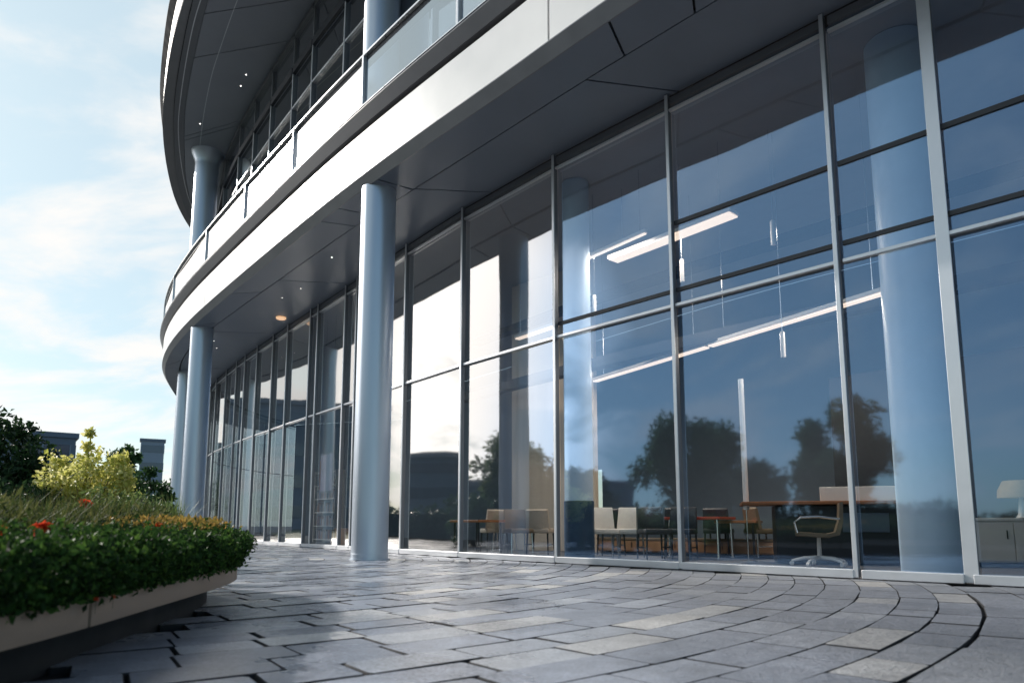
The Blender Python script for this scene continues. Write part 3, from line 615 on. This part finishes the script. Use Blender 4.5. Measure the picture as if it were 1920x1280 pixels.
# outer side of the planter is to the right of travel, so measure it inward with positive offsets
PL_R = PL[::-1]
def segR(i0, i1, gap=.024):
    s_ = [tuple(p) for p in PL_R[i0:i1 + 1]]
    d = (Vector(s_[-1]) - Vector(s_[-2])).normalized(); s_[-1] = tuple(Vector(s_[-1]) - d * gap)
    b = MB(); b.sweep(s_, [(0, .165), (0, .262), (-.006, .27), (-.05, .27), (-.05, .165)]); b.build('rim', M['planter'], PT, True)
ks = [0, nearest(PL_R, (-6, 7.5)), nearest(PL_R, (-1.97, 4.95)), nearest(PL_R, (-1.62, 2.68)), nearest(PL_R, (-1.55, .4)), len(PL_R) - 1]
for a_, b_ in zip(ks, ks[1:]): segR(a_, b_)
mb = MB(); mb.sweep(PL_R, [(-.20, -.03), (-.20, .164), (-.26, .164), (-.26, -.03)]); mb.build('plinth', M['plinth'], PT)
mb = MB(); inner = offset(PL_R, -.052)
mb.add([(*p, .225) for p in inner] + [(-9.5, -2.5, .225)], [tuple(range(len(inner) + 1))]); mb.add([(*p, .16) for p in inner] + [(-9.5, -2.5, .16)], [tuple(range(len(inner) + 1))])
mb.build('soil_bed', M['soil'], PT)

H = [p for p in PL_R if p[1] > .6 and p[0] > -4.5]; hn = normals(H)
mb = MB(); attr = []; pts = []
for _ in range(62000):
    k = rnd.randrange(len(H)); p = H[k]; n = hn[k]; j = rnd.uniform(-.07, .07); tx, ty = n[1], -n[0]
    top = .485 + .02 * math.sin(k * .9) + .015 * math.sin(k * 2.3)
    if rnd.random() < .55: z = rnd.uniform(.26, top); off = rnd.gauss(-.03, .03) + .07 * min(1, max(0, (z - .29) / .12))
    else: off = -rnd.uniform(0, .75); z = top + rnd.gauss(-.015, .035)
    off -= max(0, z - .42) * .3
    pts.append((p[0] + n[0] * off + tx * j, p[1] + n[1] * off + ty * j, z))
leaves(mb, attr, pts, .027, .6, .25)
# dense woody core that the leaves grow on
tag(leafobj(mb, attr, 'hedge', M['hedge']), 'dense clipped green hedge along the front rim of the curved planter', 'hedge')
HEDGE = bpy.data.objects['hedge']
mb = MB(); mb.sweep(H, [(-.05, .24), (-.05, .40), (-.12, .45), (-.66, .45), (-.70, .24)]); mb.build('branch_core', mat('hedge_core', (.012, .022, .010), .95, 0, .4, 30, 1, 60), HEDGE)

# ornamental grass behind the hedge
mb = MB(); attr = []
def blade(mb, attr, p, h, lean, w, r=rnd):
    an = r.uniform(0, 6.28); dx, dy = math.cos(an), math.sin(an); px, py = -dy * w, dx * w; vs = []
    for t in (0, .4, .75):
        k = lean * t * t; vs += [(p[0] + dx * k - px * (1 - t * .8), p[1] + dy * k - py * (1 - t * .8), p[2] + h * t), (p[0] + dx * k + px * (1 - t * .8), p[1] + dy * k + py * (1 - t * .8), p[2] + h * t)]
    vs.append((p[0] + dx * lean, p[1] + dy * lean, p[2] + h * (1 - .15 * lean / max(h, .01))))
    mb.add(vs, [(0, 1, 3, 2), (2, 3, 5, 4), (4, 5, 6)]); q = r.random(); attr += [q, q, q]
cnt = 0
clumps = []
while len(clumps) < 380:
    x = rnd.uniform(-7.5, -2.3); y = rnd.uniform(2.2, 7.4)
    if inside((x, y), PLpoly) and min(math.dist((x, y), p) for p in PL[::4]) > .62: clumps.append((x, y))
for x, y in clumps:
    hh = (.44 + .055 * max(0, y - 3.2)) * rnd.uniform(.8, 1.15)
    for _ in range(60): blade(mb, attr, (x + rnd.gauss(0, .07), y + rnd.gauss(0, .07), .22), hh * rnd.uniform(.55, 1.15), hh * rnd.uniform(.1, .6), .0055)
kind(leafobj(mb, attr, 'ornamental_grass', M['grass']), 'stuff')
# ochre edging at the tip of the bed
mb = MB(); attr = []; pts = []
for _ in range(9000):
    k = rnd.randrange(len(H)); p = H[k]
    if p[1] < 4.3: continue
    n = hn[k]; off = -rnd.uniform(.12, .7); pts.append((p[0] + n[0] * off + rnd.gauss(0, .04), p[1] + n[1] * off + rnd.gauss(0, .04), .51 + rnd.random() * .085))
leaves(mb, attr, pts, .03, .5, .8); kind(leafobj(mb, attr, 'ochre_ground_cover', M['ochre']), 'stuff')

def shrub(name, label, cat, loc, rx, rz_, n, size, m, stems=5, group=None, tall=0.0, trunk=.018, seed=0, aspect=.55, clumpn=26, extra=()):
    r = random.Random(seed); t = thing(name, label, cat, loc, 0, group)
    st = MB(); cl = []
    for _ in range(clumpn):
        while True:
            q = Vector((r.uniform(-1, 1), r.uniform(-1, 1), r.uniform(-1, 1)))
            if .25 < q.length < 1: break
        cl.append((Vector((q.x * rx, q.y * rx, tall + rz_ + q.z * rz_ * .92)), r.uniform(.22, .42) * min(rx, rz_ * 1.1)))
    cl += [(Vector(e[:3]), e[3]) for e in extra]
    base_h = max(.05, tall * .8)
    if tall > .3: st.tube([(0, 0, 0), (.02, .01, tall * .5), (-.02, .02, tall + rz_ * .5)], [trunk * 1.4, trunk, trunk * .6], 9)
    for c, rr in cl:
        b = Vector((r.gauss(0, .03), r.gauss(0, .03), base_h if tall > .3 else 0)); mid = b.lerp(c, .55) + Vector((r.gauss(0, .04), r.gauss(0, .04), .08 * rz_))
        st.tube([b, mid, c], [trunk * .55, trunk * .35, trunk * .12], 5)
    st.build('trunk', M['bark'], t, True)
    mb = MB(); attr = []; pts = []
    for _ in range(n):
        c, rr = cl[r.randrange(len(cl))]; d = Vector((r.gauss(0, 1), r.gauss(0, 1), r.gauss(0, 1))).normalized(); pts.append(c + d * rr * (r.random() ** .45))
    leaves(mb, attr, pts, size, aspect, .0, .25, r); leafobj(mb, attr, 'crown', m, t)
    return t
shrub('yellow_shrub', 'bright yellow green leafy shrub rising from the middle of the planting', 'shrub', (-6.25, 10.0, 0), .60, .52, 5200, .06, M['yellow'], seed=3, tall=.62, trunk=.02, aspect=.7, clumpn=46, extra=((.0, 0, 1.72, .07), (.02, 0, 1.9, .05), (-.03, 0, 1.55, .10), (-.5, 0, 1.5, .16), (-.62, 0, 1.0, .14), (.52, 0, 1.52, .12), (.6, 0, 1.2, .14), (-.55, .1, .72, .14)))
shrub('dark_tree', 'dense dark green bushy tree at the left edge of the planting', 'tree', (-8.75, 11.2, 0), 1.3, 1.1, 12000, .10, M['dark_leaf'], seed=4, tall=.15, trunk=.05, clumpn=40)
shrub('dark_shrub', 'lower dark shrub under the dark tree, left of the yellow shrub', 'shrub', (-6.9, 9.2, 0), .75, .58, 4200, .075, M['dark_leaf'], seed=5, clumpn=30)
shrub('green_shrub', 'mid green leafy shrub just right of the yellow shrub', 'shrub', (-7.85, 13.4, 0), .8, .78, 4200, .09, M['mid_leaf'], seed=6, clumpn=30)
shrub('green_shrub', 'mid green leafy shrub close to the thin left column', 'shrub', (-7.55, 14.2, 0), .5, .88, 3600, .09, M['mid_leaf'], seed=7, clumpn=30)
shrub('green_shrub', 'small mid green shrub in front of the others, half way to the thin left column', 'shrub', (-6.65, 12.0, 0), .5, .68, 3200, .075, M['mid_leaf'], seed=61, clumpn=28)
shrub('green_shrub', 'low mid green shrub at the foot of the yellow shrub', 'shrub', (-6.75, 9.6, 0), .6, .46, 3200, .07, M['mid_leaf'], seed=62, clumpn=28)
shrub('olive_shrub', 'loose olive shrub below the yellow shrub', 'shrub', (-4.9, 8.6, 0), .6, .52, 3000, .06, M['pale_leaf'], seed=8, clumpn=28)
shrub('olive_shrub', 'loose twiggy olive shrub in front of the thin left column', 'shrub', (-4.35, 8.1, 0), .42, .46, 2200, .05, M['pale_leaf'], seed=9, clumpn=26)
shrub('dark_shrub', 'dark shrub at the left photo edge behind the grass', 'shrub', (-5.6, 7.1, .2), .6, .45, 3000, .065, M['dark_leaf'], seed=10, clumpn=28)
# low feathery bushes between the clipped hedge and the shrubs
M['olive'] = leafmat('olive_leaf', [(.025, .045, .014), (.045, .07, .02), (.075, .095, .03), (.11, .12, .045)], .35, .6)
r4 = random.Random(5)
fb = None
for (x, y) in ((-2.75, 3.4), (-3.3, 4.3), (-2.75, 4.6), (-3.0, 5.3), (-3.9, 5.6), (-4.4, 4.8), (-3.5, 3.6), (-4.9, 6.2), (-3.2, 5.9), (-4.2, 6.6), (-5.4, 5.4)):
    lab = 'low feathery olive bush in the band between the clipped hedge and the taller shrubs'
    if fb is None:
        fb = thing('olive_bush', lab, 'shrub', (x, y, .22), 0, 'olive bushes behind the hedge'); mb = MB(); attr = []
        for _ in range(420):                                        # upright sprigs set with short needles
            bx, by = r4.gauss(0, .19), r4.gauss(0, .19)
            if bx * bx + by * by > .14: continue
            hh = .46 * math.exp(-(bx * bx + by * by) * 3.5) * r4.uniform(.65, 1.15); lx, ly = bx * .5 + r4.gauss(0, .04), by * .5 + r4.gauss(0, .04)
            for k in range(10):
                t_ = (k + r4.random()) / 10 * .75 + .25
                leaves(mb, attr, [(bx + lx * t_, by + ly * t_, hh * t_)], .05, .28, .9, .1, r4)
        leafobj(mb, attr, 'foliage', M['olive'], fb)
    else:
        o_ = dup(fb, (x, y, .22), r4.uniform(0, 6), lab, 'olive bushes behind the hedge'); k_ = r4.uniform(.85, 1.15) * (1 + .06 * (y - 4)); o_.scale = (k_, k_, k_)
# spiky plant
t = thing('spiky_plant', 'spiky narrow leaved plant in front of the round left column base', 'plant', (-3.45, 7.0, .2)); mb = MB(); attr = []
for _ in range(170): blade(mb, attr, (rnd.gauss(0, .05), rnd.gauss(0, .05), 0), rnd.uniform(.4, .75), rnd.uniform(.05, .38), .007)
leafobj(mb, attr, 'foliage', M['pale_leaf'], t)
# red flowers
def flower(label, loc, s=1.0):
    t = thing('red_flower', label, 'flower', loc, rnd.uniform(0, 6), 'red flowers in the planter')
    st = MB(); st.tube([(0, 0, -.22), (0, 0, 0)], .003, 5) if loc[2] > .5 else st.tube([(0, 0, -.03), (0, 0, 0)], .003, 5); st.build('stem', M['lawn'], t)
    mb = MB(); attr = []; pts = [(rnd.gauss(0, .008), rnd.gauss(0, .008), 0) for _ in range(60)]
    leaves(mb, attr, pts, .042 * s, .5, .25, .45); leafobj(mb, attr, 'bloom', M['flower'], t); return t
f0 = flower('large red flower on top of the hedge, lower left of the planting', (-2.0, 2.92, .545), .72)
for lab, loc, s in (('red flower high in the grass below the yellow shrub', (-3.72, 6.0, .74), 1.6), ('red flower on the hedge left of a smaller one, towards the planter tip', (-2.24, 4.35, .545), 1),
                    ('small red flower on the hedge nearest the planter tip', (-2.2, 4.6, .535), .7), ('orange red flower cut by the left photo edge', (-2.2, 2.95, .53), .8), ('small red flower low against the dark hedge face', (-1.645, 2.9, .335), .22),
                    ('small red flower low on the hedge just above the planter rim seam', (-1.585, 2.66, .275), .25), ('tiny red flower on the rim right of the seam', (-1.6, 2.80, .27), .22), ('tiny red bud half way along the hedge face', (-1.80, 4.1, .40), .25)):
    o = dup(f0, loc, rnd.uniform(0, 6), lab, 'red flowers in the planter'); o.scale = (s, s, s)

# trees and buildings across the plaza (they stand left of the frame and are mirrored in the glass)
def tree(label, loc, rx, rz_, tall, m, seed, n=15000, size=.2): return shrub('plaza_tree', label, 'tree', loc, rx, rz_, n, size, m, group='trees across the plaza', tall=tall, trunk=.14, seed=seed, clumpn=46)
tree('round dark tree across the plaza, mirrored left of the floor lamp', (-17.8, 4.2, 0), 2.3, 2.2, .8, M['tree_leaf'], 21)
tree('tall dark tree across the plaza, mirrored left of the big inner column', (-16.4, -1.6, 0), 1.9, 2.5, .9, M['tree_leaf'], 22)
tree('pale green tree across the plaza, mirrored beside the beige wall', (-15.2, 13.6, 0), 1.2, 1.5, 1.2, M['pale_leaf'], 23, 5000)
tree('low dark tree across the plaza between the two taller ones', (-19, 1.0, 0), 1.4, 1.3, .8, M['dark_leaf'], 24, 4000)
tree('small dark tree across the plaza, mirrored in front of the blue inner column', (-18, 8.8, 0), 1.2, 1.0, .9, M['dark_leaf'], 25, 4000)
mb = MB(); attr = []; pts = []
for _ in range(12000):
    y = rnd.uniform(-14, 23); pts.append((-15.9 - .05 * y + rnd.choice((rnd.gauss(.5, .08), rnd.uniform(-.5, .5))), y, rnd.uniform(.05, 1.25) + .12 * math.sin(y * 2.1)))
leaves(mb, attr, pts, .16, .6, .25)
ph = tag(leafobj(mb, attr, 'plaza_hedge', M['dark_leaf']) if False else leafobj(mb, attr, 'plaza_hedge', M['dark_leaf']), 'long dark hedge across the plaza under the mirrored trees', 'hedge')
mb = MB(); mb.sweep([(-15.2, -14), (-17.05, 23)], [(-.4, 0), (.4, 0), (.38, 1.05), (-.38, 1.05)]); mb.build('branch_core', bpy.data.materials['hedge_core'], ph)
def block(label, loc, size, rz, floors, wallm, cat='building', name='city_building'):
    t = thing(name, label, cat, loc, rz); sx, sy, h = size
    a = MB(); a.box((0, 0, h / 2), (sx, sy, h)); a.build('wall', wallm, t)
    a = MB(); a.box((0, 0, h + .2), (sx + .5, sy + .5, .55)); a.build('roof', M['far_dark'], t)
    fh = h / floors
    for f in range(floors):
        b = MB()
        for (cx, cy, wx, wy) in ((0, -sy / 2 - .03, sx * .94, .08), (sx / 2 + .03, 0, .08, sy * .94)):
            b.box((cx, cy, f * fh + fh * .55), (wx, wy, fh * .42))
        nn_ = int(sx / 2.4)
        for i in range(nn_ + 1): b.box((-sx * .47 + sx * .94 * i / nn_, -sy / 2 - .09, f * fh + fh * .55), (.12, .06, fh * .42), mi=1)
        b.build('window_band', [M['far_glass'], M['far_mid']], t)
    return t
block('long dark blue office block far behind the dark tree', (-56.4, 72.5, 0), (16, 6, 10.2), R(37), 3, M['far_dark'])
block('narrow grey blue tower block far off right of the yellow shrub', (-79.5, 150, 0), (4.6, 3, 19), R(28), 5, M['far_mid'])
block('low dark block in front of the narrow tower', (-86, 152, 0), (9, 3, 12.2), R(29), 3, M['far_mid'])
block('broad dark block across the plaza, mirrored in the far panes', (-60, 57, 0), (12, 22, 14), R(-38), 4, M['far_dark'])
block('lower dark block across the plaza, mirrored next to the front column', (-51.9, 32.3, 0), (5, 7, 6.9), R(-10), 3, M['far_dark'])
block('long low dark block across the plaza, mirrored low behind the trees', (-86, 18, 0), (8, 40, 6.5), R(0), 3, M['far_dark'])
block('dark block across the plaza, mirrored in the farthest panes', (-69, 70, 0), (14, 14, 10), R(42), 3, M['far_dark'])
shrub('far_tree', 'hazy round tree far off between the yellow shrub and the narrow tower', 'tree', (-57, 100, 0), 2.2, 3.8, 2500, .6, M['mid_leaf'], seed=31, tall=4.5, trunk=.3)
r3 = random.Random(77)
for i in range(9):
    x = -30 - i * 7; shrub('far_tree', 'green tree in the row far behind the planting, number in view hidden by nearer shrubs', 'tree', (x * 1.0, 62 + r3.uniform(-4, 4), 0), 2.6, 1.9, 1500, .4, M['mid_leaf'], seed=40 + i, tall=1.2, trunk=.2, group='far tree row')

# ------------------------------------------------------------------ light, sky, camera
SUN = Vector((-.765, .45, .458)).normalized(); el = math.asin(SUN.z); az = math.atan2(SUN.x, SUN.y)
sl = bpy.data.lights.new('sun', 'SUN'); sl.energy = 3.4; sl.angle = R(.53); sl.color = (1.0, .93, .85)
so = bpy.data.objects.new('sun', sl); COL.objects.link(so); so.rotation_euler = (-SUN).to_track_quat('-Z', 'Y').to_euler()
w = bpy.data.worlds.new('World'); scene.world = w; w.use_nodes = True; N = w.node_tree.nodes; L = w.node_tree.links; bg = N['Background']; bg.inputs[1].default_value = .10
sky = N.new('ShaderNodeTexSky'); sky.sky_type = 'NISHITA'; sky.sun_disc = False; sky.sun_elevation = el; sky.sun_rotation = az % (2 * math.pi); sky.air_density = 1.0; sky.dust_density = .6; sky.ozone_density = .8
tc = N.new('ShaderNodeTexCoord'); sx = N.new('ShaderNodeSeparateXYZ'); L.new(tc.outputs['Generated'], sx.inputs[0])
zz = N.new('ShaderNodeMath'); zz.operation = 'MULTIPLY_ADD'; zz.inputs[1].default_value = 1.0; zz.inputs[2].default_value = .22; L.new(sx.outputs[2], zz.inputs[0])
dv = N.new('ShaderNodeVectorMath'); dv.operation = 'DIVIDE'; cb_ = N.new('ShaderNodeCombineXYZ')
for k in range(3): L.new(zz.outputs[0], cb_.inputs[k])
L.new(tc.outputs['Generated'], dv.inputs[0]); L.new(cb_.outputs[0], dv.inputs[1])
mp = N.new('ShaderNodeMapping'); mp.inputs['Scale'].default_value = (1.0, 1.5, .6); mp.inputs['Location'].default_value = (.35, .2, 0); mp.inputs['Rotation'].default_value = (0, 0, R(25)); L.new(dv.outputs[0], mp.inputs[0])
no = N.new('ShaderNodeTexNoise'); no.inputs['Scale'].default_value = 1.6; no.inputs['Detail'].default_value = 9; no.inputs['Roughness'].default_value = .58; no.inputs['Distortion'].default_value = .35; L.new(mp.outputs[0], no.inputs['Vector'])
cr = N.new('ShaderNodeMapRange'); cr.interpolation_type = 'SMOOTHSTEP'; cr.inputs[1].default_value = .43; cr.inputs[2].default_value = .64; cr.inputs[3].default_value = 0; cr.inputs[4].default_value = .9; bd = N.new('ShaderNodeVectorMath'); bd.operation = 'DOT_PRODUCT'; bd.inputs[1].default_value = Vector((-.96, .20, .20)).normalized(); L.new(tc.outputs['Generated'], bd.inputs[0])
bm_ = N.new('ShaderNodeMapRange'); bm_.interpolation_type = 'SMOOTHSTEP'; bm_.inputs[1].default_value = .94; bm_.inputs[2].default_value = .975; bm_.inputs[4].default_value = .15; L.new(bd.outputs['Value'], bm_.inputs[0])
an_ = N.new('ShaderNodeMath'); an_.operation = 'ADD'; L.new(no.outputs[0], an_.inputs[0]); L.new(bm_.outputs[0], an_.inputs[1]); L.new(an_.outputs[0], cr.inputs[0])
hz = N.new('ShaderNodeMapRange'); hz.inputs[1].default_value = -.02; hz.inputs[2].default_value = .05; L.new(sx.outputs[2], hz.inputs[0])
cf = N.new('ShaderNodeMath'); cf.operation = 'MULTIPLY'; L.new(cr.outputs[0], cf.inputs[0]); L.new(hz.outputs[0], cf.inputs[1]); cf2 = N.new('ShaderNodeMath'); cf2.operation = 'MULTIPLY'; L.new(cf.outputs[0], cf2.inputs[0])
dt = N.new('ShaderNodeVectorMath'); dt.operation = 'DOT_PRODUCT'; dt.inputs[1].default_value = SUN; L.new(tc.outputs['Generated'], dt.inputs[0])
sd = N.new('ShaderNodeMapRange'); sd.inputs[1].default_value = .15; sd.inputs[2].default_value = .6; L.new(dt.outputs['Value'], sd.inputs[0]); L.new(sd.outputs[0], cf2.inputs[1])
gl = N.new('ShaderNodeMapRange'); gl.inputs[1].default_value = .94; gl.inputs[2].default_value = .98; gl.inputs[3].default_value = 7.0; gl.inputs[4].default_value = 21.0; L.new(bd.outputs['Value'], gl.inputs[0])
cc = N.new('ShaderNodeVectorMath'); cc.operation = 'SCALE'; cc.inputs[0].default_value = (1.0, .965, .93); L.new(gl.outputs[0], cc.inputs['Scale'])
mx = N.new('ShaderNodeMix'); mx.data_type = 'RGBA'; L.new(cf2.outputs[0], mx.inputs['Factor']); tn = N.new('ShaderNodeVectorMath'); tn.operation = 'MULTIPLY'; tn.inputs[1].default_value = (.90, 1.02, 1.0); L.new(sky.outputs[0], tn.inputs[0]); hm_ = N.new('ShaderNodeMix'); hm_.data_type = 'RGBA'; hm_.inputs['B'].default_value = (4.6, 5.6, 6.0, 1); L.new(tn.outputs[0], hm_.inputs['A']); hf = N.new('ShaderNodeMath'); hf.operation = 'MULTIPLY'; hf.inputs[1].default_value = .72; L.new(sd.outputs[0], hf.inputs[0]); L.new(hf.outputs[0], hm_.inputs['Factor']); L.new(hm_.outputs['Result'], mx.inputs['A']); L.new(cc.outputs[0], mx.inputs['B']); L.new(mx.outputs['Result'], bg.inputs[0])

cam = bpy.data.cameras.new('camera'); co = bpy.data.objects.new('camera', cam); COL.objects.link(co); scene.camera = co
co.location = (0, 0, .55); co.rotation_euler = (R(90 + 7.5), 0, 0); cam.sensor_width = 36; cam.lens = 24.0; cam.shift_y = 177 / 1920; cam.clip_start = .05; cam.clip_end = 3000
cam.dof.use_dof = True; cam.dof.focus_distance = 11.5; cam.dof.aperture_fstop = 2.2
scene.view_settings.view_transform = 'Standard'; scene.view_settings.look = 'None'; scene.view_settings.exposure = .58; scene.view_settings.gamma = 1
scene.cycles.max_bounces = 8; scene.cycles.transparent_max_bounces = 16; scene.cycles.use_denoising = True; scene.cycles.sample_clamp_indirect = 6
